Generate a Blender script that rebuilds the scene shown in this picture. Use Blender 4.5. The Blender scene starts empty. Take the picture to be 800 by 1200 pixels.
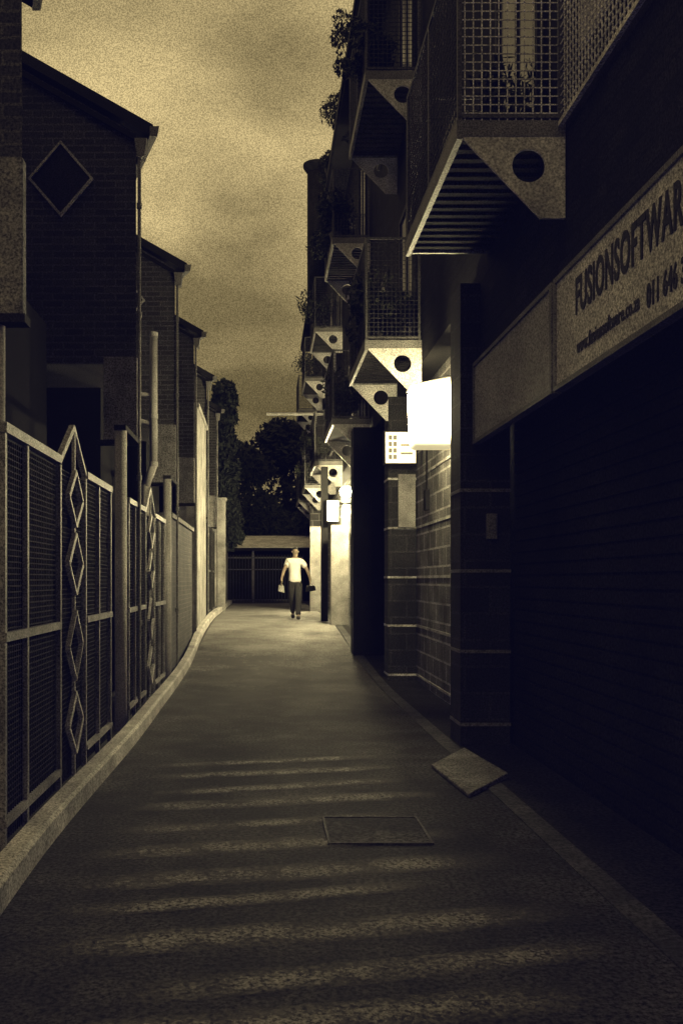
import bpy, bmesh, math, random
from mathutils import Vector, Matrix
random.seed(7)
S = bpy.context.scene
COL = S.collection
PI = math.pi
WL = {}

def g(y):
    def ss(a, b, t):
        t = max(0, min(1, (t-a)/(b-a))); return t*t*(3-2*t)
    return 0.56*ss(12, 24, y) + 0.04*ss(24, 36, y)

# ---------------------------------------------------------------- materials
def N(nt, t, **k):
    n = nt.nodes.new(t)
    for a, b in k.items(): setattr(n, a, b)
    return n
def mrange(nt, src, a, b, c, d):
    m = N(nt, 'ShaderNodeMapRange'); nt.links.new(src, m.inputs[0])
    for i, v in zip((1, 2, 3, 4), (a, b, c, d)): m.inputs[i].default_value = v
    return m.outputs[0]
def mth(nt, op, a, b):
    m = N(nt, 'ShaderNodeMath', operation=op)
    for i, v in enumerate((a, b)):
        if isinstance(v, (int, float)): m.inputs[i].default_value = v
        else: nt.links.new(v, m.inputs[i])
    return m.outputs[0]
def edge(nt, src, k):
    a = mth(nt, 'ABSOLUTE', mth(nt, 'SUBTRACT', src, .5), 0)
    return mrange(nt, a, .5, .5-k, 0, 1)
def mat(name, c, rough=.8, s1=1.5, lo=.6, hi=1.4, grain=(.3, 2.0), gs=80, brick=None, metal=0, emit=None, bump=0, wear=None, spec=.3, soft=None, glow=False, fade=None):
    m = bpy.data.materials.new(name); m.use_nodes = True
    nt = m.node_tree; b = nt.nodes['Principled BSDF']
    if isinstance(c, (int, float)): c = (c, c*.97, c*.9)
    tc = N(nt, 'ShaderNodeTexCoord'); ob = tc.outputs['Object']
    n1 = N(nt, 'ShaderNodeTexNoise'); n1.inputs['Scale'].default_value = s1; n1.inputs['Detail'].default_value = 6
    n1.inputs['Roughness'].default_value = .65
    n2 = N(nt, 'ShaderNodeTexNoise'); n2.inputs['Scale'].default_value = gs; n2.inputs['Detail'].default_value = 2; n2.inputs['Roughness'].default_value = .8
    nt.links.new(ob, n1.inputs['Vector']); nt.links.new(ob, n2.inputs['Vector'])
    f = mth(nt, 'MULTIPLY', mrange(nt, n1.outputs['Fac'], .32, .68, lo, hi), mrange(nt, n2.outputs['Fac'], .36, .66, *grain))
    if brick:
        w, h, mo, mc = brick
        sp = N(nt, 'ShaderNodeSeparateXYZ'); nt.links.new(ob, sp.inputs[0])
        cb = N(nt, 'ShaderNodeCombineXYZ')
        nt.links.new(mth(nt, 'ADD', sp.outputs[0], sp.outputs[1]), cb.inputs[0]); nt.links.new(sp.outputs[2], cb.inputs[1])
        bt = N(nt, 'ShaderNodeTexBrick'); nt.links.new(cb.outputs[0], bt.inputs['Vector'])
        bt.inputs['Scale'].default_value = 1; bt.inputs['Brick Width'].default_value = w
        bt.inputs['Row Height'].default_value = h; bt.inputs['Mortar Size'].default_value = mo
        bt.inputs['Color1'].default_value = (*[x*.7 for x in c], 1); bt.inputs['Color2'].default_value = (*[x*1.3 for x in c], 1)
        bt.inputs['Mortar'].default_value = (mc, mc*.97, mc*.9, 1)
        base = bt.outputs['Color']
        bp = N(nt, 'ShaderNodeBump'); bp.inputs['Strength'].default_value = .5; bp.inputs['Distance'].default_value = .01; bp.invert = True
        nt.links.new(bt.outputs['Fac'], bp.inputs['Height']); nt.links.new(bp.outputs[0], b.inputs['Normal'])
    else:
        rgb = N(nt, 'ShaderNodeRGB'); rgb.outputs[0].default_value = (*c, 1); base = rgb.outputs[0]
        if wear:
            wc, wlo, whi, wsc = wear
            n3 = N(nt, 'ShaderNodeTexNoise'); n3.inputs['Scale'].default_value = wsc; n3.inputs['Detail'].default_value = 8
            n3.inputs['Roughness'].default_value = .7
            nt.links.new(ob, n3.inputs['Vector'])
            mx = N(nt, 'ShaderNodeMix', data_type='RGBA'); nt.links.new(mrange(nt, n3.outputs['Fac'], wlo, whi, 0, 1), mx.inputs[0])
            nt.links.new(base, mx.inputs[6]); mx.inputs[7].default_value = (wc, wc*.97, wc*.9, 1); base = mx.outputs[2]
    vm = N(nt, 'ShaderNodeVectorMath', operation='SCALE')
    nt.links.new(base, vm.inputs[0]); nt.links.new(f, vm.inputs['Scale'])
    nt.links.new(vm.outputs[0], b.inputs['Base Color'])
    b.inputs['Roughness'].default_value = rough; b.inputs['Metallic'].default_value = metal
    b.inputs['Specular IOR Level'].default_value = spec
    if bump:
        bp = N(nt, 'ShaderNodeBump'); bp.inputs['Strength'].default_value = bump; bp.inputs['Distance'].default_value = .012
        hh = mth(nt, 'ADD', n1.outputs['Fac'], mth(nt, 'MULTIPLY', n2.outputs['Fac'], .35))
        nt.links.new(hh, bp.inputs['Height']); nt.links.new(bp.outputs[0], b.inputs['Normal'])
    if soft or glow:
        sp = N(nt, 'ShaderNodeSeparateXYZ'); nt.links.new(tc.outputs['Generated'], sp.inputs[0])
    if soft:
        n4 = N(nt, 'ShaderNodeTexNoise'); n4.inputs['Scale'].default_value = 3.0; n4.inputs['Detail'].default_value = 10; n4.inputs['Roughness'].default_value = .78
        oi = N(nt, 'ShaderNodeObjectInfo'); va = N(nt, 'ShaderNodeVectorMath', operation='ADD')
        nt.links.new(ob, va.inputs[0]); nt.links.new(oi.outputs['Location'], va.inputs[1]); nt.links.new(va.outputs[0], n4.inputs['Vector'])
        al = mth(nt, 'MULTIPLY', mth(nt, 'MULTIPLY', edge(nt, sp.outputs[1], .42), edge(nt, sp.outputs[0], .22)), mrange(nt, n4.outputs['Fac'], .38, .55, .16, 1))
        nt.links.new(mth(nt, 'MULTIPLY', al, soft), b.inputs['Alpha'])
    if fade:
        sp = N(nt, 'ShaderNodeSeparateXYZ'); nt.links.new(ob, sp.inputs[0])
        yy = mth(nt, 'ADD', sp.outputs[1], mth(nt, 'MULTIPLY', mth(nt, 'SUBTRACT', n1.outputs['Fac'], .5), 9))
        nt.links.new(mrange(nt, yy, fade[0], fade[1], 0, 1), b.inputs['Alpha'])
    if emit:
        col, st = emit
        b.inputs['Emission Color'].default_value = (*col, 1); b.inputs['Emission Strength'].default_value = st
        if glow:      # the lit pane is dimmer towards its top and bottom rim
            nt.links.new(mth(nt, 'ADD', mth(nt, 'MULTIPLY', mth(nt, 'POWER', edge(nt, sp.outputs[2], .26), 2.2), st), .6), b.inputs['Emission Strength'])
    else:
        b.inputs['Emission Color'].default_value = (.22, .22, 1, 1); b.inputs['Emission Strength'].default_value = .0085  # faint blue glow added to every unlit material to lift the blacks
    return m

WARM = (1, .85, .46)
M = {}
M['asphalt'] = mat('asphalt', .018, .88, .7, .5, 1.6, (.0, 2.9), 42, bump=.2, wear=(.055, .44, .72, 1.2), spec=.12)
M['light_pool'] = mat('asphalt_light_pool', .16, .85, .9, .6, 1.5, (.3, 1.9), 42, spec=.15, fade=(9.5, 20.5))  # paler colour stands in for the pool of lamplight on the far road
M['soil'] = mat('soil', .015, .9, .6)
M['stripe'] = mat('stripe_pale', .17, .8, 3, .8, 1.2, (.0, 2.7), 42, soft=.95, spec=.1)  # pale broken bands with soft edges
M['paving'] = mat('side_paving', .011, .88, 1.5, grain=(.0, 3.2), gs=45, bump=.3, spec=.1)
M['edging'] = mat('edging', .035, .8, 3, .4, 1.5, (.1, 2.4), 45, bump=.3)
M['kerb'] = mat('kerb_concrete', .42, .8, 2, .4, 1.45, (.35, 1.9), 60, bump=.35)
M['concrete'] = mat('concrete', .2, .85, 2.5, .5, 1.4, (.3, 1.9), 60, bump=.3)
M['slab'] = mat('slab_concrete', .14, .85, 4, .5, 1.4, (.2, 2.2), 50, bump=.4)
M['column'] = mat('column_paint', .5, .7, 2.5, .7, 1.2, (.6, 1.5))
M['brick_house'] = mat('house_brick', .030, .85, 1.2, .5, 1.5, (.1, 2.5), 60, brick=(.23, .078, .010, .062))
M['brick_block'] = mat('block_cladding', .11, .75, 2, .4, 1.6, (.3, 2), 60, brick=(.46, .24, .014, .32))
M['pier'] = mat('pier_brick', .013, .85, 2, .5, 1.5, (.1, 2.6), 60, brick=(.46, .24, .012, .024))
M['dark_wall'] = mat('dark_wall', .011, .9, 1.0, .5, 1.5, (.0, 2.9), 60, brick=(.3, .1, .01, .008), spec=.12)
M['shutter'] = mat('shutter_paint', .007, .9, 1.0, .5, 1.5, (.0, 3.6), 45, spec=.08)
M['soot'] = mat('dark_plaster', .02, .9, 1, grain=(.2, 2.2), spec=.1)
M['void'] = mat('unlit_plaster', .004, .95, 1, spec=.05)  # near-black colour holds the shade under the overhanging storey
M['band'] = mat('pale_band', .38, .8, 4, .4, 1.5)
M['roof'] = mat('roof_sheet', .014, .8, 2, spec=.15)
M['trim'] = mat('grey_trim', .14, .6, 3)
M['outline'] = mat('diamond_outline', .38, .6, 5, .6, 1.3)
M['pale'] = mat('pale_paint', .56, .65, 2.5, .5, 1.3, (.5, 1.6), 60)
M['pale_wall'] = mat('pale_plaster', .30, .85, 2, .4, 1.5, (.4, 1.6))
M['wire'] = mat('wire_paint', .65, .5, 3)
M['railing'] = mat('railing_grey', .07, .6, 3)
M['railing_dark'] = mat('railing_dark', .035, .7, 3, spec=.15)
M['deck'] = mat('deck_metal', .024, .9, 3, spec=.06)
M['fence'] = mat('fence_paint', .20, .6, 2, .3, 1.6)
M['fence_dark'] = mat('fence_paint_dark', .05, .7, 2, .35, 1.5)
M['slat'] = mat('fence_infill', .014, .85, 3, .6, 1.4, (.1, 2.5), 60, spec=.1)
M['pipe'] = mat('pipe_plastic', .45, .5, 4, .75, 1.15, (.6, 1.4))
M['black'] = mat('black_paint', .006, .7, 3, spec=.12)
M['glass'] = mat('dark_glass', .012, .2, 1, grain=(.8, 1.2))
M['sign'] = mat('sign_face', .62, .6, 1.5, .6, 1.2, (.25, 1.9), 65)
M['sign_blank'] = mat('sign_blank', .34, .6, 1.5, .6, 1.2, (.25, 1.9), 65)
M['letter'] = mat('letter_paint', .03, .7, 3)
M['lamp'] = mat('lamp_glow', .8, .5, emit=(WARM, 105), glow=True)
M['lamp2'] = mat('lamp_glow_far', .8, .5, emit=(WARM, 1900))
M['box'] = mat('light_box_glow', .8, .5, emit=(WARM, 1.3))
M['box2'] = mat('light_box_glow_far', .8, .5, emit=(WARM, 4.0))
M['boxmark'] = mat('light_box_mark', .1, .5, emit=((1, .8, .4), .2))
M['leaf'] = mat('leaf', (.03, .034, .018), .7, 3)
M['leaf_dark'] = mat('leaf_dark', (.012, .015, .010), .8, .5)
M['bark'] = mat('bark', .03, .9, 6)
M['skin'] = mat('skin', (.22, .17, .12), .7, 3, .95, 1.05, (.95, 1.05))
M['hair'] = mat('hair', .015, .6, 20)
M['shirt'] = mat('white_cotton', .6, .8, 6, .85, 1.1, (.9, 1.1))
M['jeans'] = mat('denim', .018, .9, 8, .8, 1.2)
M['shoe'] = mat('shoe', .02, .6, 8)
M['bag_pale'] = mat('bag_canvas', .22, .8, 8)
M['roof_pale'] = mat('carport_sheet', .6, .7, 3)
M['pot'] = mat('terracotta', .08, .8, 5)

# ---------------------------------------------------------------- mesh builder
class MB:
    def __init__(s): s.v = []; s.f = []
    def add(s, vs, fs):
        o = len(s.v); s.v += [tuple(v) for v in vs]; s.f += [tuple(i+o for i in f) for f in fs]; return s
    def box(s, x0, x1, y0, y1, z0, z1):
        return s.loft([(x0, y0, z0), (x1, y0, z0), (x1, y1, z0), (x0, y1, z0)], [(x0, y0, z1), (x1, y0, z1), (x1, y1, z1), (x0, y1, z1)])
    def loft(s, A, B):
        n = len(A)
        fs = [tuple(range(n-1, -1, -1)), tuple(range(n, 2*n))] + [(i, (i+1) % n, (i+1) % n+n, i+n) for i in range(n)]
        return s.add(list(A)+list(B), fs)
    def tube(s, p, q, r, r2=None, n=10):
        p, q = Vector(p), Vector(q); d = (q-p).normalized(); r2 = r if r2 is None else r2
        u = d.orthogonal().normalized(); w = d.cross(u)
        A = [p+(u*math.cos(a)+w*math.sin(a))*r for a in [2*PI*i/n for i in range(n)]]
        B = [q+(u*math.cos(a)+w*math.sin(a))*r2 for a in [2*PI*i/n for i in range(n)]]
        return s.loft(A, B)
    def bar(s, p, q, w):
        return s.tube(p, q, w*.707, n=4)
    def build(s, name, m, parent=None, smooth=False, bevel=0):
        off = WL[parent.name] if parent else Vector((0, 0, 0))
        me = bpy.data.meshes.new(name); me.from_pydata([Vector(v)-off for v in s.v], [], s.f); me.validate()
        bm = bmesh.new(); bm.from_mesh(me); bmesh.ops.recalc_face_normals(bm, faces=bm.faces); bm.to_mesh(me); bm.free()
        me.materials.append(m)
        if smooth:
            for p in me.polygons: p.use_smooth = True
        o = bpy.data.objects.new(name, me); COL.objects.link(o)
        if parent: o.parent = parent
        WL[o.name] = off.copy()
        if bevel:
            b = o.modifiers.new('bevel', 'BEVEL'); b.width = bevel; b.segments = 2; b.limit_method = 'ANGLE'
        return o
def bx(name, m, parent, *a, **k): return MB().box(*a).build(name, m, parent, **k)
def tag(o, label, cat, group=None, kind=None):
    if label: o['label'] = label
    if cat: o['category'] = cat
    if group: o['group'] = group
    if kind: o['kind'] = kind
    return o
def thing(name, label, cat, loc, group=None):
    o = bpy.data.objects.new(name, None); COL.objects.link(o); o.location = loc; o.empty_display_size = .2
    WL[o.name] = Vector(loc); return tag(o, label, cat, group)
def copy_tree(o, parent=None, skip=()):
    c = o.copy(); COL.objects.link(c)
    if parent: c.parent = parent
    for ch in list(o.children):
        if ch.name.split('.')[0] not in skip: copy_tree(ch, c, skip)
    return c
def paint(o, m):
    o.material_slots[0].link = 'OBJECT'; o.material_slots[0].material = m

# ---------------------------------------------------------------- setting
def sheet(name, x0, x1, ys, dz, m):
    mb = MB(); vs = []; fs = []
    for y in ys: vs += [(x0, y, g(y)+dz), (x1, y, g(y)+dz)]
    for j in range(len(ys)-1): fs.append((2*j, 2*j+1, 2*j+3, 2*j+2))
    mb.add(vs, fs); o = mb.build(name, m, smooth=True); o['kind'] = 'structure'; return o
rows = [-30, -5] + [i*.6 for i in range(0, 62)]
sheet('ground', -150, 150, rows+[60, 400], -.02, M['soil'])
sheet('alley_road', -1.25, 1.62, rows[1:], 0, M['asphalt'])
sheet('road_light_pool', -1.22, 1.58, [r for r in rows if r > 8], .004, M['light_pool'])  # soft-edged sheet that carries the painted lamplight
sheet('pavement', 1.74, 2.4, rows[1:], .004, M['paving'])
sheet('yard_paving', -6, -1.3, rows[1:], -.004, M['soil'])
sheet('cross_street', -12, 12, [37.2, 40, 45], .004, M['asphalt'])
e = MB()
for a, b in zip(rows[1:-1], rows[2:]):
    e.loft([(1.6, a, g(a)-.05), (1.74, a, g(a)-.05), (1.74, a, g(a)+.008), (1.6, a, g(a)+.008)],
           [(1.6, b, g(b)-.05), (1.74, b, g(b)-.05), (1.74, b, g(b)+.008), (1.6, b, g(b)+.008)])
o = e.build('edging_strip', M['edging']); o['kind'] = 'structure'
k = MB()
def kx(y): return -1.265 + .04*math.exp(-((y-3.3)/1.4)**2) + .015*math.sin(y*.9) - .06*max(0, min(1, (y-12)/8))
prof = [(-.078, -.05), (-.073, .11), (-.06, .135), (.04, .135), (.063, .115), (.07, -.05)]
ky = [1.0+i*.3 for i in range(118)]
for a, b in zip(ky[:-1], ky[1:]):
    k.loft([(kx(a)+px, a, g(a)+pz) for px, pz in prof], [(kx(b)+px, b, g(b)+pz) for px, pz in prof])
o = k.build('kerb', M['kerb']); o['kind'] = 'structure'
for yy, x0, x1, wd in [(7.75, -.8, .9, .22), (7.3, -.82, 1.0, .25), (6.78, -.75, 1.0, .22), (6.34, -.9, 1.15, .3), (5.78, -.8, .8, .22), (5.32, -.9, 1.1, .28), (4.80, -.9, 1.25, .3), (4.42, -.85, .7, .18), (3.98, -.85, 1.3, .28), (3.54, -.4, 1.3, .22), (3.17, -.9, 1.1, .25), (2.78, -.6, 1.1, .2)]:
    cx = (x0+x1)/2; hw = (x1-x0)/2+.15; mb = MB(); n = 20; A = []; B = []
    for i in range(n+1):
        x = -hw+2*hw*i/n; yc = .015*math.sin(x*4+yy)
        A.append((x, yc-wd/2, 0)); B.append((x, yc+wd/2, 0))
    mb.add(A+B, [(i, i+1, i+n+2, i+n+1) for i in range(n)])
    o = mb.build('road_stripe', M['stripe']); o['kind'] = 'structure'
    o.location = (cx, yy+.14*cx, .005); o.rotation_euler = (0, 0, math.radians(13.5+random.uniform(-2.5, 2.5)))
t = thing('drain_cover', 'dark rectangular drain cover set in the striped road', 'drain cover', (.66, 5.6, 0))
mb = MB(); mb.box(.36, .96, 5.32, 5.335, -.02, .012).box(.36, .96, 5.905, 5.92, -.02, .012).box(.36, .375, 5.335, 5.905, -.02, .012).box(.945, .96, 5.335, 5.905, -.02, .012)
mb.build('frame', M['edging'], t)
bx('cover_plate', M['asphalt'], t, .375, .945, 5.335, 5.905, -.02, .008)
mb = MB(); q = [(1.33, 7.5), (1.40, 6.45), (1.84, 7.1), (1.74, 8.2)]
mb.loft([(x, y, 0) for x, y in q], [(x, y, .03+.03*(x-1.3)) for x, y in q])
tag(mb.build('concrete_slab', M['slab'], bevel=.01), 'loose pale concrete slab lying at the foot of the nearest dark pier', 'slab')

# ---------------------------------------------------------------- left houses
def make_house(y, label):
    X = -1.42
    t = thing('brick_house', label, 'house', (X, y, 0), 'brick townhouses along the left of the alley')
    P = lambda L, yy: [(X+a, y+yy, b) for a, b in L]
    w = MB(); near = [(0, 3.9), (0, 6.45), (-3, 8.16), (-6, 6.45), (-6, 3.9)]
    far = [(-.95, 3.9), (-.95, 6.99), (-3, 8.16), (-6, 6.45), (-6, 3.9)]
    w.loft(P(near, 0), P(far, 3.3)); w.build('upper_wall', M['brick_house'], t)
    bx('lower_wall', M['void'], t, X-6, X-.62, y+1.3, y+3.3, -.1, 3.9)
    r = MB()
    r.loft(P([(.2, 6.37), (-3.0, 8.19), (-3.0, 8.32), (.2, 6.5)], -.1), P([(-.75, 6.91), (-3.0, 8.19), (-3.0, 8.32), (-.75, 7.04)], 3.4))
    r.loft(P([(-3.003, 8.19), (-6.2, 6.37), (-6.2, 6.5), (-3.003, 8.32)], -.1), P([(-3.003, 8.19), (-6.2, 6.37), (-6.2, 6.5), (-3.003, 8.32)], 3.4))
    ro = r.build('roof', M['roof'], t)
    gt = MB(); gt.loft(P([(.17, 6.36), (.25, 6.36), (.27, 6.47), (.17, 6.47)], -.13), P([(-.78, 6.9), (-.7, 6.9), (-.68, 7.01), (-.78, 7.01)], 3.4))
    gt.loft(P([(.02, 6.16), (.10, 6.16), (.13, 6.36), (-.01, 6.36)], -.09), P([(.02, 6.16), (.10, 6.16), (.13, 6.36), (-.01, 6.36)], .05))
    gt.build('gutter', M['trim'], ro)
    b = MB(); b.bar((X, y-.06, 6.37), (X-3, y-.06, 8.08), .05); b.build('barge_board', M['black'], ro)
    bx('corner_block', M['concrete'], t, X-.36, X+.012, y-.03, y+.06, 3.05, 3.97, bevel=.01)
    bx('ledge', M['soot'], t, X-.42, X+.03, y-.05, y+.08, 3.0, 3.05)
    c = MB(); c.tube((X-.02, y-.98, 0), (X-.02, y-.98, 3.0), .06, n=20); c.build('column', M['column'], t, smooth=True)
    bx('beam', M['soot'], t, X-.08, X+.04, y-1.05, y-.051, 3.0, 3.05)
    d = MB(); d.tube((X+.04, y-.04, .1), (X+.04, y-.04, 6.2), .02)
    for z in (1.0, 2.6, 4.4, 5.6): d.tube((X+.04, y-.04, z), (X+.04, y-.04, z+.06), .03)
    d.build('downpipe', M['trim'], t)
    cx, cz, hw, hh = X-.83, 5.94, .36, .42
    fr = MB(); pts = [(0, hh), (hw, 0), (0, -hh), (-hw, 0)]
    for i in range(4):
        a, b2 = pts[i], pts[(i+1) % 4]; k = .91
        fr.loft([(cx+a[0], y-.04, cz+a[1]), (cx+b2[0], y-.04, cz+b2[1]), (cx+b2[0]*k, y-.04, cz+b2[1]*k), (cx+a[0]*k, y-.04, cz+a[1]*k)],
                [(cx+a[0], y+.02, cz+a[1]), (cx+b2[0], y+.02, cz+b2[1]), (cx+b2[0]*k, y+.02, cz+b2[1]*k), (cx+a[0]*k, y+.02, cz+a[1]*k)])
    wi = fr.build('window', M['outline'], t); wi['label'] = 'diamond shaped window'
    pn = MB(); pn.loft([(cx+a*.91, y-.015, cz+b*.91) for a, b in pts], [(cx+a*.91, y-.004, cz+b*.91) for a, b in pts]); pn.build('pane', M['soot'], wi)
    return t
h0 = make_house(10.4, 'brick house with large diamond window, second from the left edge')
def house_copy(y, label, skip=()):
    c = copy_tree(h0, skip=skip); c.location = (-1.42, y, 0); c['label'] = label; return c
hn = house_copy(5.5, 'nearest brick house, cut off by the left edge of the photo', ('downpipe', 'beam'))
for ch in hn.children:
    if ch.name.startswith('column'): ch.location = (-.15, 1.02, 0)
NC = ('column', 'beam')
for y, lb in ((14.9, 'brick house third from the left edge, behind the white drain pipe'), (18.9, 'fourth brick house from the left edge, beside the pale upright wall'),
              (23.0, 'fifth brick house from the left edge, low and dark'), (27.4, 'farthest brick house of the left row, beside the dark cypress')):
    house_copy(y, lb, NC if y > 15 else ())

mb = MB(); mb.box(-1.78, -1.40, 19.6, 22.5, 0, 5.1).box(-1.84, -1.36, 19.56, 22.55, 5.1, 5.2)
tag(mb.build('boundary_wall', M['pale_wall']), 'tall narrow pale plastered wall between the far left houses', 'wall')
mb = MB(); mb.box(-1.5, -1.18, 28.2, 28.5, .3, 3.9).box(-1.54, -1.14, 28.16, 28.54, 3.9, 3.98)
tag(mb.build('gate_post', M['pale_wall']), 'pale square post at the far left end of the alley', 'post')
mb = MB(); mb.box(-4, -1.4, 31, 36, 0, 2.8)
tag(mb.build('yard_wall', M['concrete']), 'low pale wall closing the far end of the left row', 'wall')
t = thing('yard_wall', 'dark brick yard wall with pale coping between the second and third fences', 'wall', (-1.5, 14.2, 0))
bx('brickwork', M['brick_house'], t, -1.6, -1.42, 14.15, 18.4, 0, 2.45)
bx('coping', M['concrete'], t, -1.64, -1.38, 14.12, 18.45, 2.451, 2.52)

def make_fence(y, label):
    X = -1.42; L = 3.5
    t = thing('yard_fence', label, 'fence', (X, y, 0), 'metal fences along the left kerb')
    z1 = 2.33
    for yy in (.0, .48, 1.38, 2.3, 2.9, L): bx('upright', M['fence'], t, X-.018, X+.018, y+yy-.018, y+yy+.018, 0.02, z1-.03)
    for z, hz in ((.18, .02), (1.19, .025), (z1, .028)):
        bx('rail', M['fence'], t, X-.026, X+.028, y-.024, y+1.36, z-hz, z+hz)
        bx('rail', M['fence'], t, X-.026, X+.028, y+2.32, y+L+.024, z-hz, z+hz)
    for a, b in ((.03, .45), (.51, 1.35), (1.41, 2.27), (2.33, 2.87), (2.93, L-.03)):
        s = MB(); s.box(X-.04, X-.03, y+a, y+b, .05, z1-.04)
        z = .24
        while z < z1-.04:
            s.box(X-.0301, X-.008, y+a, y+b, z, z+.008)
            z += .034
        yy = y+a+.04
        while yy < y+b-.02:
            s.box(X-.0302, X-.006, yy, yy+.008, .06, z1-.05); yy += .045
        s.build('mesh_panel', M['slat'], t)
    yc = 1.84
    o = MB()
    o.bar((X, y+1.38, z1), (X, y+yc, z1+.3), .04); o.bar((X, y+yc, z1+.3), (X, y+2.3, z1), .04)
    prev = z1+.29
    for zc, h in ((2.10, .20), (1.62, .22), (1.02, .25), (.45, .22)):
        o.bar((X+.01, y+yc, prev), (X+.01, y+yc, zc+h), .024); prev = zc-h
        ps = [(0, h), (.25, 0), (0, -h), (-.25, 0)]
        for i in range(4):
            a, b = ps[i], ps[(i+1) % 4]
            o.bar((X+.02, y+yc+a[0], zc+a[1]), (X+.02, y+yc+b[0], zc+b[1]), .034)
    o.bar((X+.01, y+yc, prev), (X+.01, y+yc, .05), .024)
    o.build('diamond_ornament', M['outline'], t)
    return t
f0 = make_fence(5.1, 'nearest metal yard fence with peaked diamond ornament, left foreground')
for y, lb in [(9.75, 'second metal yard fence from the front, below the white drain pipe'),
              (23.0, 'farthest and darkest metal yard fence, at the end of the left row')]:
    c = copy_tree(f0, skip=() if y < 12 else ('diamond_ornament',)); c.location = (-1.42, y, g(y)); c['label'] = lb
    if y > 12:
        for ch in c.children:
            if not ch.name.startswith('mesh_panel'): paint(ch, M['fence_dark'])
t = thing('drain_pipe', 'white drain stack with side branches in front of the third house', 'pipe', (-1.45, 12.2, 0))
p = MB(); X, Y = -1.44, 12.2
p.tube((X, Y, 2.98), (X, Y, 4.72), .052, n=14); p.tube((X, Y, 3.0), (X-.1, Y, 2.72), .052, n=14); p.tube((X-.1, Y, 2.74), (X-.1, Y, .0), .052, n=14)
p.build('pipe', M['pipe'], t, smooth=True)
for z in (2.98, 3.6, 4.66):
    p = MB(); p.tube((X, Y, z), (X, Y, z+.06), .06, n=14); p.build('collar', M['pipe'], t)
for z, dz, r in ((3.52, .1, .03), (3.9, .04, .028)):
    p = MB(); p.tube((X-.32, Y, z+dz), (X, Y, z), r); p.build('branch', M['pipe'], t)

# ---------------------------------------------------------------- right building
bld = thing('apartment_block', 'long dark brick apartment block with mesh balconies on the right', 'building', (2.2, 18, 0))
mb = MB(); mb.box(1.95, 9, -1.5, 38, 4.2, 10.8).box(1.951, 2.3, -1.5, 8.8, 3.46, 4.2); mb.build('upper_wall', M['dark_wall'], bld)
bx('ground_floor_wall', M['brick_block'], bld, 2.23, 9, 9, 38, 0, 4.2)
mb = MB(); mb.box(2.26, 9, -1.5, 9, 0, 4.2)
for i in range(34): mb.box(2.243, 2.2601, -1.4, 8.45, .05+i*.1, .13+i*.1)
mb.build('roller_shutter', M['shutter'], bld)
ro = bx('roof', M['roof'], bld, 1.5, 9.2, -1.6, 38.2, 10.8, 11.05)
bx('gutter', M['black'], ro, 1.46, 1.5, -1.6, 38.2, 10.85, 11.0)
BANDS = (.1, .82, 1.53, 2.25, 2.97)
def pier(x0, x1, y0, y1, m=M['pier'], top=4.19, bm=M['edging'], bands=BANDS):
    p = bx('pier', m, bld, x0, x1, y0, y1, 0, top)
    for z in bands or (): bx('stone_band', bm, p, x0-.006, x1+.006, y0-.006, y1+.006, z, z+.03)
    return p
pier(1.77, 2.22, 8.5, 8.95, bands=(.18, .84, 1.57, 2.3), bm=M['trim'])
pier(1.81, 2.22, 13.75, 14.2, bm=M['band'])
pier(1.56, 2.22, 16.5, 17.0, m=M['black'], bands=None)
pier(1.50, 1.9, 21.2, 21.6, m=M['concrete'], bands=None, top=2.75)
pier(1.34, 1.50, 22.2, 22.4, m=M['black'], bands=None)
pier(1.36, 1.68, 28, 28.4, m=M['concrete'], bands=None, top=3.1)
pier(1.6, 2.22, 33, 33.4, m=M['brick_block'], bm=M['band'])
for z in BANDS: bx('wall_band', M['band'], bld, 2.218, 2.232, 9, 13.74, z, z+.035)
for y in (14.7, 18.6, 24.5, 30):
    dd = bx('door', M['black'], bld, 2.20, 2.232, y, y+1.0, g(y), g(y)+2.1)
    f = MB(); f.box(2.18, 2.232, y-.06, y-.001, g(y), g(y)+2.16).box(2.18, 2.232, y+1.001, y+1.06, g(y), g(y)+2.16).box(2.18, 2.232, y-.001, y+1.001, g(y)+2.101, g(y)+2.16)
    f.build('frame', M['trim'], dd)

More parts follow.
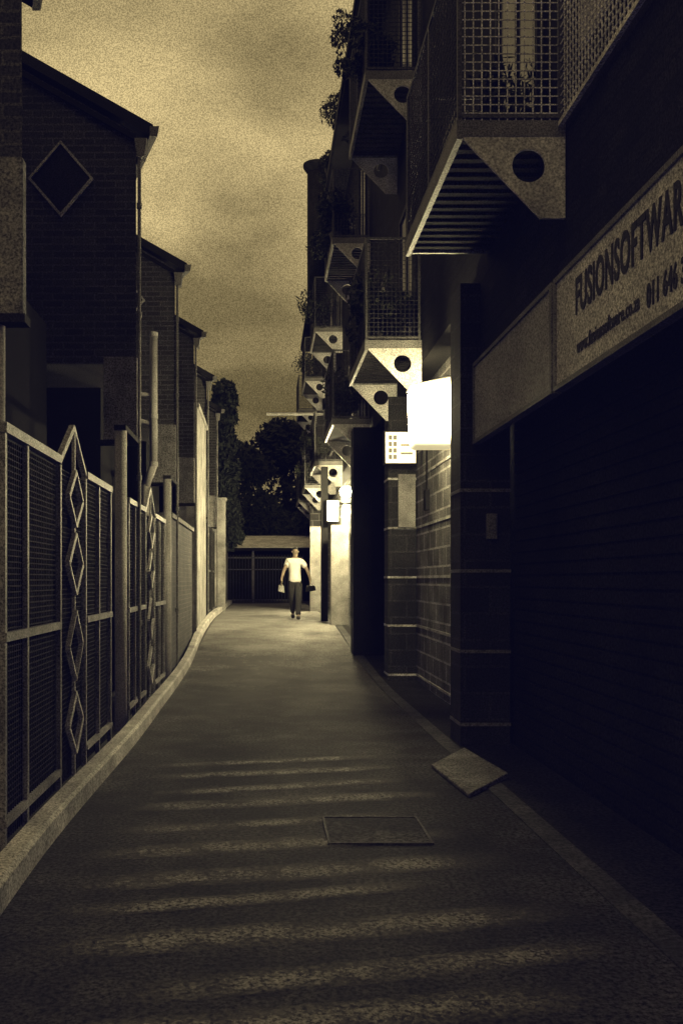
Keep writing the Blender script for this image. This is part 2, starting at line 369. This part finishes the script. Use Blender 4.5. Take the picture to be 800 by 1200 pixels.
def make_balcony(y, z, L=2.2, W=.70, H=1.35):
    X = 1.24
    s = MB(); s.box(X+.04, X+W+.01, y+.03, y+L-.03, z+.03, z+.09)
    n = int((L-.1)/.14)
    for i in range(n): s.box(X+.05, X+W, y+.07+i*.14, y+.13+i*.14, z+.005, z+.0301)
    off = Vector((X, y, z))
    b = s.build('balcony', M['deck'], bld)
    d = off-WL[bld.name]
    for v in b.data.vertices: v.co -= d
    b.location = d; WL[b.name] = off
    e = MB(); e.box(X, X+.04, y, y+L, z-.02, z+.10).box(X+.041, X+W, y, y+.03, z-.002, z+.10).box(X+.041, X+W, y+L-.03, y+L, z, z+.10)
    e.build('edge_beam', M['trim'], b)
    for yy in (y+.005, y+L-.03):
        C = (X+W-.235, z-.19); R = .108; n = 32
        tri = [(X+.03, z-.002), (X+W, z-.002), (X+W, z-.53), (X+W-.16, z-.53)]
        def ray(a):
            dx, dz = math.cos(a), math.sin(a); best = 9
            for i in range(4):
                (x1, z1), (x2, z2) = tri[i], tri[(i+1) % 4]
                ex, ez = x2-x1, z2-z1; den = dx*ez-dz*ex
                if abs(den) < 1e-9: continue
                tt = ((x1-C[0])*ez-(z1-C[1])*ex)/den; u = ((x1-C[0])*dz-(z1-C[1])*dx)/den
                if tt > 0 and -1e-6 <= u <= 1+1e-6: best = min(best, tt)
            return (C[0]+dx*best, C[1]+dz*best)
        angs = sorted([2*PI*i/n for i in range(n)]+[math.atan2(q[1]-C[1], q[0]-C[0]) % (2*PI) for q in tri])
        outer = [ray(a) for a in angs]; inner = [(C[0]+R*math.cos(a), C[1]+R*math.sin(a)) for a in angs]
        m = len(angs); vs = []
        for yk in (yy, yy+.022):
            vs += [(a, yk, c) for a, c in outer]; vs += [(a, yk, c) for a, c in inner]
        fs = []
        for i in range(m):
            j = (i+1) % m
            fs += [(i, j, m+j, m+i), (2*m+i, 2*m+j, 3*m+j, 3*m+i), (i, j, 2*m+j, 2*m+i), (m+i, m+j, 3*m+j, 3*m+i)]
        br = MB(); br.add(vs, fs); br.build('bracket', M['pale'], b)
    f = MB(); z0, z1 = z+.1, z+H
    for xx, yy in ((X+.02, y+.02), (X+W-.03, y+.02), (X+.02, y+L-.02), (X+W-.03, y+L-.02), (X+.02, y+L/2)):
        f.box(xx-.014, xx+.014, yy-.014, yy+.014, z0, z1)
    for zz in (z0+.02, z1):
        f.box(X+.008, X+.032, y+.006, y+L-.006, zz, zz+.025)
        for yy in (y+.008, y+L-.032): f.box(X+.033, X+W-.01, yy, yy+.024, zz+.001, zz+.024)
    f.build('railing_frame', M['railing'], b)
    r = .0032; sp = .055
    m1 = MB()
    for i in range(1, int(W/sp)+1): m1.bar((X+i*sp, y+.02, z0), (X+i*sp, y+.02, z1), r*2)
    for i in range(1, int((z1-z0)/sp)+1): m1.bar((X+.02, y+.02, z0+i*sp), (X+W, y+.02, z0+i*sp), r*2)
    m1.build('front_mesh', M['railing_dark'], b)
    m2 = MB()
    for i in range(1, int(L/sp)): m2.bar((X+.02, y+i*sp, z0), (X+.02, y+i*sp, z1), r*2)
    for i in range(1, int((z1-z0)/sp)+1): m2.bar((X+.02, y+.02, z0+i*sp), (X+.02, y+L-.02, z0+i*sp), r*2)
    m2.build('side_mesh', M['railing_dark'], b)
    m3 = MB()
    for i in range(1, int(W/sp)+1): m3.bar((X+i*sp, y+L-.02, z0), (X+i*sp, y+L-.02, z1), r*2)
    for i in range(1, int((z1-z0)/sp)+1): m3.bar((X+.02, y+L-.02, z0+i*sp), (X+W, y+L-.02, z0+i*sp), r*2)
    m3.build('end_mesh', M['railing_dark'], b)
    dr = MB(); dr.box(1.90, 1.949, y+.5, y+.56, z+.1, z+2.2).box(1.90, 1.949, y+1.64, y+1.7, z+.1, z+2.2).box(1.90, 1.949, y+.561, y+1.639, z+2.14, z+2.2).box(1.91, 1.949, y+1.07, y+1.12, z+.1, z+2.14)
    dr.build('door_frame', M['railing_dark'], b)
    gl = MB(); gl.box(1.925, 1.947, y+.562, y+1.068, z+.1, z+2.139).box(1.925, 1.947, y+1.122, y+1.638, z+.1, z+2.139); gl.build('door_pane', M['glass'], b)
    return b
B0 = make_balcony(6.06, 4.37)
for i, y in enumerate([6.06, 11.6, 17.25, 23.4, 29.2, 34.6]):
    for lv, z in enumerate((4.37, 7.7)):
        if i == 0 and lv == 0: continue
        c = copy_tree(B0, bld); c.location = Vector((1.24, y, z))-WL[bld.name]
brk = [c for c in B0.children if c.name.startswith('bracket')]
bpy.data.objects.remove(brk[1])
paint([c for c in B0.children if c.name.startswith('front_mesh')][0], M['wire'])
mb = MB(); X = 1.90
for i in range(42): mb.bar((X, 3.7+i*.055, 4.45), (X, 3.7+i*.055, 6.0), .007)
for i in range(28): mb.bar((X, 3.7, 4.45+i*.055), (X, 6.03, 4.45+i*.055), .007)
mb.box(X-.015, X+.015, 3.68, 6.04, 4.42, 4.45).box(X-.015, X+.015, 3.66, 3.69, 4.42, 6.0)
mb.build('window_guard', M['wire'], bld)
wi = bx('window', M['pale'], bld, 1.93, 1.949, 5.0, 5.75, 4.75, 6.3)
bx('pane', M['glass'], wi, 1.92, 1.931, 5.1, 5.35, 4.85, 6.2)
for i, y in enumerate([9.3, 14.9, 20.6, 26.6]):
    for z in (5.2, 8.5):
        f = MB(); f.box(1.925, 1.952, y, y+.05, z, z+1.2).box(1.925, 1.952, y+.95, y+1.0, z, z+1.2).box(1.925, 1.952, y+.051, y+.949, z+1.15, z+1.2).box(1.9, 1.952, y-.04, y+1.04, z-.05, z-.001)
        w = f.build('window', M['railing'], bld)
        bx('pane', M['glass'], w, 1.935, 1.951, y+.051, y+.949, z, z+1.149)
t = thing('vent_stack', 'round grey vent stack with flared cap rising above the roof line', 'vent stack', (1.42, 24.6, 6.5))
X, Y = 1.38, 24.9
p = MB(); p.tube((X, Y, 8.9), (X, Y, 12.35), .25, n=24); p.build('shaft', M['deck'], t, smooth=True)
p = MB(); p.tube((X, Y, 12.3), (X, Y, 12.45), .26, .36, n=24); p.tube((X, Y, 12.45), (X, Y, 12.52), .36, n=24); p.build('cap', M['deck'], t)
for z in (9.4, 10.4): bx('wall_strap', M['black'], t, X, 1.94, Y-.03, Y+.03, z, z+.06)
t = thing('bracket_arm', 'thin pale horizontal arm sticking out over the alley from the balconies', 'arm', (1.95, 30.5, 6.9))
p = MB(); p.tube((.06, 30.5, 6.9), (1.95, 30.5, 6.9), .05); p.build('rod', M['pale'], t)
bx('wall_plate', M['trim'], t, 1.92, 1.949, 30.4, 30.6, 6.75, 7.05)

# ---------------------------------------------------------------- fascia signs
def text(body, x, ystart, ylen, z, h, parent, m, bold=.02, name='lettering'):
    cu = bpy.data.curves.new('lettering', 'FONT'); cu.body = body; cu.size = 1; cu.extrude = .01; cu.offset = bold; cu.space_character = 1.1
    o = bpy.data.objects.new('tmp', cu); COL.objects.link(o)
    bpy.context.view_layer.update()
    me = bpy.data.meshes.new_from_object(o.evaluated_get(bpy.context.evaluated_depsgraph_get()))
    bpy.data.objects.remove(o)
    xs = [v.co.x for v in me.vertices]
    x0, x1 = min(xs), max(xs); off = WL[parent.name]
    for v in me.vertices:
        u = (v.co.x-x0)/(x1-x0)*ylen; w = v.co.y/.7*h; d = v.co.z*.3
        v.co = Vector((x-.0035-d, ystart-u, z+w))-off
    me.materials.clear(); me.materials.append(m)
    o = bpy.data.objects.new(name, me); COL.objects.link(o); o.parent = parent; return o
t = thing('shop_sign', 'pale shop fascia sign with dark lettering over the dark shutters', 'sign', (1.9, 4.5, 2.75))
fc = bx('sign_face', M['sign'], t, 1.89, 1.93, .8, 6.08, 2.76, 3.42)
mb = MB(); mb.box(1.875, 1.945, .8, 6.11, 2.725, 2.758).box(1.875, 1.945, .8, 6.11, 3.422, 3.455).box(1.875, 1.945, 6.082, 6.11, 2.759, 3.421); mb.build('frame', M['trim'], t)
text('FUSIONSOFTWARE', 1.89, 5.70, 1.55, 3.115, .215, fc, M['letter'], .02)
text('www.fusionsoftware.co.za', 1.89, 5.68, .95, 2.87, .085, fc, M['letter'], .01)
text('011 646 36', 1.89, 4.64, .48, 2.845, .115, fc, M['letter'], .02)
t = thing('blank_sign', 'blank grey fascia panel between the shop sign and the lit lamp', 'sign', (1.9, 7.3, 2.75))
bx('sign_face', M['sign_blank'], t, 1.89, 1.93, 6.2, 8.45, 2.76, 3.42)
mb = MB(); mb.box(1.875, 1.945, 6.15, 8.48, 2.725, 2.758).box(1.875, 1.945, 6.15, 8.48, 3.422, 3.455).box(1.875, 1.945, 6.15, 6.198, 2.759, 3.421).box(1.875, 1.945, 8.452, 8.48, 2.759, 3.421); mb.build('frame', M['trim'], t)

# ---------------------------------------------------------------- lamps
def lamp(x0, x1, y0, y1, z0, z1, label, m):
    t = thing('wall_lamp', label, 'lamp', ((x0+x1)/2, (y0+y1)/2, z0))
    k = .03
    b = MB(); b.loft([(x0+k, y0+k, z0), (x1, y0+k, z0), (x1, y1-k, z0), (x0+k, y1-k, z0)], [(x0, y0, z1-.12), (x1, y0, z1), (x1, y1, z1), (x0, y1, z1-.12)])
    b.build('diffuser', m, t, bevel=.05)
    f = MB(); f.loft([(x0-.005, y0-.005, z1-.117), (x1, y0-.005, z1+.003), (x1, y1+.005, z1+.003), (x0-.005, y1+.005, z1-.117)], [(x0+.02, y0+.02, z1-.1), (x1, y0+.02, z1+.02), (x1, y1-.02, z1+.02), (x0+.02, y1-.02, z1-.1)])
    f.build('hood', M['pale_wall'], t)
    bx('bracket', M['black'], t, x1+.002, 2.22, (y0+y1)/2-.04, (y0+y1)/2+.04, (z0+z1)/2-.04, (z0+z1)/2+.04)
    return t
lamp(1.62, 2.12, 10.3, 10.75, 2.98, 3.76, 'large glowing lantern box, overexposed, beside the nearest dark pier', M['lamp'])
def globe(x, y, z, r, label):
    t = thing('wall_lamp', label, 'lamp', (x, y, z-r))
    b = MB(); n = 8; rings = []
    for i in range(1, n):
        a = PI*i/n; rings.append([(x+r*math.sin(a)*math.cos(q), y+r*math.sin(a)*math.sin(q), z+r*math.cos(a)) for q in [2*PI*j/16 for j in range(16)]])
    for a, c in zip(rings[:-1], rings[1:]): b.loft(a, c)
    b.build('globe', M['lamp2'], t)
    MB().tube((x, y, z+r*.9), (x, y, z+r*1.15), .05, n=12).build('cap', M['black'], t)
    MB().tube((x, y, z+r*1.1), (2.24, y, z+r*1.1), .02).build('arm', M['black'], t)
globe(1.76, 20.4, 3.42, .12, 'small round bright lamp far along the right wall')
globe(1.9, 26.5, 3.5, .12, 'farthest lamp, half hidden behind the small lit box sign')
def lightbox(x0, x1, y, z0, z1, label, m):
    t = thing('light_box_sign', label, 'sign', ((x0+x1)/2, y, z0))
    bx('lit_face', m, t, x0+.02, x1-.02, y, y+.12, z0+.02, z1-.02)
    f = MB()
    f.box(x0, x1, y-.01, y+.13, z0, z0+.02).box(x0, x1, y-.01, y+.13, z1-.02, z1).box(x0, x0+.019, y-.01, y+.13, z0+.02, z1-.02).box(x1-.019, x1, y-.01, y+.13, z0+.02, z1-.02)
    f.build('frame', M['black'], t)
    mk = MB(); w = (x1-x0); h = z1-z0
    for i in range(2):
        for j in range(4): mk.box(x0+w*(.14+.14*i), x0+w*(.24+.14*i), y-.004, y+.001, z0+h*(.16+.19*j), z0+h*(.29+.19*j))
    mk.box(x0+w*.5, x0+w*.86, y-.004, y+.001, z0+h*.3, z0+h*.36).box(x0+w*.5, x0+w*.86, y-.004, y+.001, z0+h*.55, z0+h*.6)
    mk.build('lettering', M['boxmark'], t)
    bx('bracket', M['black'], t, x1+.001, 2.225, y+.03, y+.06, z1-.1, z1-.06)
lightbox(1.69, 2.16, 13.3, 3.14, 3.62, 'lit square box sign just left of the large lantern', M['box'])
lightbox(1.44, 1.74, 21.9, 2.86, 3.38, 'small lit box sign below the far small lamp', M['box2'])
tag(MB().box(1.95, 2.2, 13.70, 13.735, 2.27, 3.05).build('lit_patch', M['pale_wall'], bevel=.005), 'flat stand-in for a lit patch of wall on the pier below the lit square box sign', 'patch')  # pale flat piece stands in for a lit patch of wall
tag(MB().box(2.0, 2.09, 8.44, 8.494, 1.87, 2.1).box(2.01, 2.08, 8.43, 8.44, 1.95, 2.08).build('meter_box', M['trim'], bevel=.006), 'small grey meter box on the front of the nearest dark pier', 'box')
t = thing('junction_box', 'small dark junction box with conduit on the lit block wall', 'box', (2.19, 12.7, 2.45))
bx('box_body', M['black'], t, 2.16, 2.214, 12.6, 12.8, 2.45, 2.72); MB().tube((2.19, 12.7, 2.72), (2.19, 12.7, 3.9), .012).build('conduit', M['black'], t)

# ---------------------------------------------------------------- foliage
def leaves(mb, c, r, n, s, squash=1):
    for _ in range(n):
        while True:
            d = Vector((random.uniform(-1, 1), random.uniform(-1, 1), random.uniform(-1, 1)))
            if .1 < d.length < 1: break
        d = d.normalized()*(d.length**.5)
        p = Vector(c)+Vector((d.x*r, d.y*r, d.z*r*squash))
        u = Vector((random.gauss(0, 1), random.gauss(0, 1), random.gauss(0, 1))).normalized(); w = u.orthogonal().normalized()
        k = s*random.uniform(.6, 1.4)
        mb.add([p-u*k, p-w*k*.4, p+u*k, p+w*k*.4], [(0, 1, 2, 3)])
def tree(x, y, h, r, label, n=26, leaf=.14, conifer=False, base=.25):
    z0 = g(y)-.1; t = thing('tree', label, 'tree', (x, y, z0))
    tr = MB(); tr.tube((x, y, z0), (x+.1, y, z0+h*.5), r*.10, r*.06); tr.tube((x+.1, y, z0+h*.5), (x, y, z0+h*.9), r*.06, .02)
    cr = MB()
    for i in range(n):
        f = random.random(); zz = z0+h*(base+(1-base)*f)*.96
        if conifer: rr = r*(1.0-.6*f); cr_ = r*.45
        else: rr = r*math.sqrt(max(.05, 1-(2*f-1)**2))*.75; cr_ = r*random.uniform(.28, .45)
        a = random.uniform(0, 2*PI); q = rr*random.random()**.5*(1 if not conifer else .5)
        c = (x+q*math.cos(a), y+q*math.sin(a), zz)
        if i % 3 == 0: tr.tube((x+.05, y, z0+h*.35*(.5+f)), c, r*.03, .01, n=6)
        leaves(cr, c, cr_, 260, leaf, .8)
    tr.build('trunk', M['bark'], t); cr.build('crown', M['leaf_dark'], t)
tree(-1.35, 31.2, 7.7, .85, 'tall narrow dark cypress rising behind the left row of houses', 46, .12, True, .3)
tree(-.8, 43, 7.4, 2.4, 'dark broad tree at the end of the alley, nearer the left houses', 44, .17, base=.1)
tree(1.0, 46, 8.6, 2.6, 'dark broad tree at the end of the alley, nearer the balconies', 42, .18, base=.1)
tree(2.8, 41, 9.2, 1.6, 'dark slender tree showing past the far end of the apartment block', 28, .15, base=.1)
tree(-3.6, 48, 6.5, 2.6, 'low dark tree behind the farthest left house', 30, .18, base=.05)
hd = MB()
for i in range(40): leaves(hd, (-6+i*.33, 50, g(50)+random.uniform(.4, 3.4)), 1.2, 170, .2)
tag(hd.build('hedge', M['leaf_dark']), 'dark mass of bushes closing the far end of the alley', 'bushes', kind='stuff')
def plant(x, y, z, r, n, label, hang=0):
    t = thing('balcony_plant', label, 'plant', (x, y, z))
    p = MB(); p.tube((x, y, z), (x, y, z+.2), .09, .13, n=12); p.build('pot', M['pot'], t)
    f = MB()
    for i in range(11):
        a = random.uniform(0, 2*PI); c = (x+math.cos(a)*r*.6*random.random()**.4, y+math.sin(a)*r*.8, z+.3+random.uniform(-hang, r))
        f.bar((x, y, z+.18), c, .012); leaves(f, c, r*random.uniform(.3, .6), n, .05)
    f.build('foliage', M['leaf'], t)
plant(1.58, 17.6, 11.06, .5, 150, 'bushy plant on the roof edge, the highest clump in the picture', .5)
plant(1.6, 19.9, 11.06, .5, 150, 'drooping plant on the roof edge above the vent stack', .5)
plant(1.55, 22.3, 11.06, .35, 100, 'small plant on the roof edge beside the vent stack', .5)
plant(1.34, 17.6, 7.8, .45, 140, 'plant spilling over the upper balcony railing above the third bay', .0)
plant(1.36, 18.6, 7.8, .5, 140, 'plant at the far side of the upper third balcony', .0)
plant(1.34, 23.8, 7.8, .5, 110, 'plant on the upper balcony of the fourth bay', .0)
plant(1.4, 12.1, 7.8, .45, 140, 'plant at the near end of the upper second balcony', .0)
plant(1.6, 12.4, 4.47, .55, 160, 'leafy plant inside the lower second balcony', .0)
plant(1.5, 18.2, 4.47, .5, 120, 'leafy plant inside the lower third balcony', .0)
plant(1.4, 24.2, 4.47, .5, 100, 'leafy plant inside the lower fourth balcony', .0)
plant(1.75, 6.7, 4.47, .3, 40, 'small spiky plant inside the nearest balcony', .0)
plant(1.4, 29.9, 7.8, .5, 70, 'plant on the upper balcony of the fifth bay', .0)
plant(1.36, 30.0, 4.47, .4, 70, 'plant on the lower balcony of the fifth bay', .0)

# ---------------------------------------------------------------- far end
zz = g(37)
t = thing('carport', 'low carport with pale flat roof edge at the end of the alley', 'carport', (.3, 38.5, zz))
MB().loft([(-2.6, 37.6, zz+2.15), (1.9, 37.6, zz+2.15), (1.9, 37.6, zz+2.22), (-2.6, 37.6, zz+2.22)], [(-2.6, 40.5, zz+2.75), (1.9, 40.5, zz+2.75), (1.9, 40.5, zz+2.82), (-2.6, 40.5, zz+2.82)]).build('roof', M['roof_pale'], t)
bx('roof_edge', M['black'], t, -2.65, 1.95, 37.55, 37.598, zz+2.08, zz+2.2)
for x in (-2.0, -.5, 1.2, 1.8): bx('post', M['trim'], t, x, x+.08, 37.7, 37.78, zz, zz+2.15)
bx('back_wall', M['black'], t, -4, 4, 40.55, 40.6, zz, zz+2.2)
t = thing('end_gate', 'dark barred gate closing the end of the alley behind the walking person', 'gate', (0, 36.6, zz))
for a, b in ((.1, .16), (1.75, 1.81), (1.3, 1.34)): bx('rail', M['railing'], t, -1.6, 1.5, 36.58, 36.62, zz+a, zz+b)
p = MB()
for i in range(27): p.box(-1.58+i*.118, -1.555+i*.118, 36.55, 36.5801, zz+.02, zz+1.9)
p.build('bars', M['railing_dark'], t)

# ---------------------------------------------------------------- person
def skin(chains, off, sub=1):
    verts = []; edges = []; rad = []; idx = {}; roots = []
    for ch in chains:
        prev = None
        for j, pt in enumerate(ch):
            co, r = tuple(round(q, 4) for q in pt[0]), pt[1]
            if co not in idx:
                idx[co] = len(verts); verts.append(co); rad.append(r if isinstance(r, tuple) else (r, r))
                if prev is None: roots.append(idx[co])
            if prev is not None: edges.append((prev, idx[co]))
            prev = idx[co]
    me = bpy.data.meshes.new('tmp'); me.from_pydata(verts, edges, [])
    bm = bmesh.new(); bm.from_mesh(me); bm.verts.layers.skin.verify(); bm.to_mesh(me); bm.free()
    o = bpy.data.objects.new('tmp', me); COL.objects.link(o)
    o.modifiers.new('s', 'SKIN'); ss = o.modifiers.new('u', 'SUBSURF'); ss.levels = sub
    for i, sv in enumerate(me.skin_vertices[0].data): sv.radius = rad[i]; sv.use_root = i in roots
    bpy.context.view_layer.update()
    ev = bpy.data.meshes.new_from_object(o.evaluated_get(bpy.context.evaluated_depsgraph_get()))
    vs = [Vector(v.co)+Vector(off) for v in ev.vertices]; fs = [tuple(p.vertices) for p in ev.polygons]
    bpy.data.objects.remove(o); return vs, fs
PX, PY = .74, 22.9; PZ = g(PY)+.005; off = (PX, PY, PZ)
per = thing('person', 'person in white t-shirt and dark trousers walking toward the camera, carrying two bags', 'person', off)
pel = ((0, 0, .95), (.125, .10)); chest = ((0, 0, 1.34), (.15, .105))
HX = {1: .37, -1: .33}
def arm(s):
    h = HX[s]; e_ = .05 if s > 0 else -.03
    return [((0, 0, 1.44), (.10, .08)), ((s*.16, 0, 1.42), .058), ((s*(h-.06), e_, 1.18), .043), ((s*(h-.005), -.08, .99), .029), ((s*h, -.11, .92), (.026, .034))]
legL = [pel, ((.08, 0, .88), .09), ((.085, -.16, .50), .062), ((.07, -.24, .10), .040), ((.08, -.36, .035), .035)]
legR = [pel, ((-.08, 0, .88), .09), ((-.065, .03, .50), .062), ((-.04, .28, .16), .040), ((-.045, .19, .04), .035)]
body = [[pel, ((0, 0, 1.12), (.12, .095)), chest, ((0, 0, 1.44), (.10, .08)), ((0, 0, 1.51), .052), ((.01, -.012, 1.57), (.058, .062)), ((.01, -.005, 1.65), (.078, .092)), ((.01, 0, 1.715), (.062, .07))],
        arm(1), arm(-1), legL, legR]
mb = MB(); mb.add(*skin(body, off, 2))
for s in (1, -1):
    h = HX[s]
    for i, (dy, ln) in enumerate(((-.03, .07), (-.01, .08), (.012, .075), (.032, .06))):
        b0 = (s*h, -.11+dy*.8, .915); mb.add(*skin([[(b0, .009), ((s*(h+.004), -.11+dy, .915-ln*.5), .009), ((s*(h-.006), -.11+dy, .915-ln), .008), ((s*(h-.026), -.11+dy, .915-ln*1.05), .007)]], off))
    mb.add(*skin([[((s*(h-.003), -.135, .945), .011), ((s*(h-.013), -.165, .915), .010), ((s*(h-.02), -.165, .89), .008)]], off))
bd = mb.build('body', M['skin'], per, smooth=True)
nz = MB(); nz.add(*skin([[((.01, -.09, 1.655), .008), ((.01, -.108, 1.625), .012), ((.01, -.09, 1.618), .012)]], off)); nz.build('nose', M['skin'], bd, smooth=True)
for s in (1, -1):
    q = MB(); q.tube((PX+.01+s*.03, PY-.100, PZ+1.652), (PX+.01+s*.03, PY-.09, PZ+1.652), .008, n=10); q.build('eye', M['black'], bd)
    q = MB(); q.add(*skin([[((.01+s*.076, 0, 1.665), .010), ((.01+s*.086, .008, 1.645), .013), ((.01+s*.076, 0, 1.62), .009)]], off)); q.build('ear', M['skin'], bd)
bx('mouth', M['soot'], bd, PX-.012, PX+.032, PY-.094, PY-.084, PZ+1.588, PZ+1.596)
q = MB(); q.add(*skin([[((.01, .03, 1.655), (.078, .075)), ((.01, .018, 1.715), (.08, .085)), ((.01, .0, 1.745), (.05, .06))]], off, 2)); q.build('hair', M['hair'], per, smooth=True)
sh = [[((0, 0, .87), (.17, .14)), ((0, 0, .96), (.165, .14)), ((0, 0, 1.12), (.15, .125)), ((0, 0, 1.34), (.18, .132)), ((0, 0, 1.44), (.12, .10)), ((0, 0, 1.485), (.065, .065))]]
for s in (1, -1): sh.append([((0, 0, 1.44), (.11, .09)), ((s*.16, 0, 1.42), .082), ((s*(HX[s]-.11), .02, 1.25), .074)])
q = MB(); q.add(*skin(sh, off, 2)); q.build('t_shirt', M['shirt'], per, smooth=True)
tr = [[((0, 0, 1.0), (.13, .11)), ((0, 0, .93), (.145, .118))]]
tr.append([((0, 0, .93), (.145, .118)), ((.08, 0, .86), .11), ((.085, -.16, .50), .086), ((.07, -.24, .08), .070)])
tr.append([((0, 0, .93), (.145, .118)), ((-.08, 0, .86), .11), ((-.065, .03, .50), .086), ((-.04, .28, .14), .070)])
q = MB(); q.add(*skin(tr, off, 2)); q.build('trousers', M['jeans'], per, smooth=True)
for a in ([((.07, -.21, .055), .06), ((.075, -.30, .045), .055), ((.08, -.39, .035), .04)], [((-.04, .31, .12), .06), ((-.043, .23, .06), .055), ((-.045, .15, .04), .04)]):
    q = MB(); q.add(*skin([a], off, 2)); q.build('shoe', M['shoe'], per, smooth=True)
def bag(s, m, label, w, h, d):
    x, y, z = PX+s*(HX[s]+.005), PY-.11, PZ+.84
    t = thing('hand_bag', label, 'bag', (x, y, z-h))
    b = MB(); b.loft([(x-w/2, y-d/2, z-h), (x+w/2, y-d/2, z-h+.04*s), (x+w/2, y+d/2, z-h+.04*s), (x-w/2, y+d/2, z-h)], [(x-w*.4, y-d*.35, z-.02), (x+w*.4, y-d*.35, z-.02), (x+w*.4, y+d*.35, z-.02), (x-w*.4, y+d*.35, z-.02)])
    b.build('pouch', m, t, bevel=.02)
    b = MB(); b.tube((x-w*.3, y, z-.03), (x-.0, y, z+.035), .006); b.tube((x, y, z+.035), (x+w*.3, y, z-.03), .006); b.build('handle', m, t)
bag(-1, M['bag_pale'], 'small pale bag in the walking person\'s hand nearer the left houses', .16, .16, .1)
bag(1, M['black'], 'small dark bag in the walking person\'s hand nearer the balconies', .26, .18, .12)

# ---------------------------------------------------------------- world and light
w = bpy.data.worlds.new('World'); S.world = w; w.use_nodes = True
nt = w.node_tree; bg = nt.nodes['Background']
tc = N(nt, 'ShaderNodeTexCoord'); mp = N(nt, 'ShaderNodeMapping'); mp.inputs['Scale'].default_value = (1, 1, 2.2); mp.inputs['Location'].default_value = (.3, .2, .62); mp.inputs['Rotation'].default_value = (0, .15, 0)
nt.links.new(tc.outputs['Generated'], mp.inputs['Vector'])
n1 = N(nt, 'ShaderNodeTexNoise'); n1.inputs['Scale'].default_value = 4.0; n1.inputs['Detail'].default_value = 5; n1.inputs['Roughness'].default_value = .45; n1.inputs['Distortion'].default_value = .3
nt.links.new(mp.outputs[0], n1.inputs['Vector'])
n2 = N(nt, 'ShaderNodeTexNoise'); n2.inputs['Scale'].default_value = 1000; n2.inputs['Detail'].default_value = 0
nt.links.new(tc.outputs['Generated'], n2.inputs['Vector'])
sp = N(nt, 'ShaderNodeSeparateXYZ'); nt.links.new(tc.outputs['Generated'], sp.inputs[0])
low = mrange(nt, sp.outputs[2], .12, .40, .45, 1.2)
high = mrange(nt, sp.outputs[2], .44, .53, 1.0, .68)
f = mth(nt, 'MULTIPLY', mth(nt, 'MULTIPLY', mrange(nt, n1.outputs['Fac'], .38, .62, .58, 1.5), mrange(nt, n2.outputs['Fac'], .3, .7, .66, 1.34)), mth(nt, 'MULTIPLY', low, high))
rgb = N(nt, 'ShaderNodeRGB'); rgb.outputs[0].default_value = (.38, .295, .138, 1)
vm = N(nt, 'ShaderNodeVectorMath', operation='SCALE'); nt.links.new(rgb.outputs[0], vm.inputs[0]); nt.links.new(f, vm.inputs['Scale'])
nt.links.new(vm.outputs[0], bg.inputs['Color']); bg.inputs['Strength'].default_value = 1
fill_sun = bpy.data.lights.new('fill_sun', 'SUN'); fill_sun.energy = .02; fill_sun.angle = math.radians(20); fill_sun.color = (1, .85, .5)
so = bpy.data.objects.new('fill_sun', fill_sun); COL.objects.link(so); so.rotation_euler = (math.radians(50), 0, math.radians(-20))  # weak fill from behind the camera, added to lift the faces turned there

# ---------------------------------------------------------------- camera
cd = bpy.data.cameras.new('camera'); cam = bpy.data.objects.new('camera', cd); COL.objects.link(cam)
cam.location = (0, 0, 1.5); cam.rotation_euler = (PI/2, 0, 0)
cd.sensor_fit = 'VERTICAL'; cd.sensor_height = 24; cd.lens = 22; cd.shift_x = 90/1200; cd.shift_y = 80/1200
cd.clip_end = 1000; cd.clip_start = .05
S.camera = cam
S.view_settings.view_transform = 'Standard'; S.view_settings.look = 'None'; S.view_settings.exposure = 0
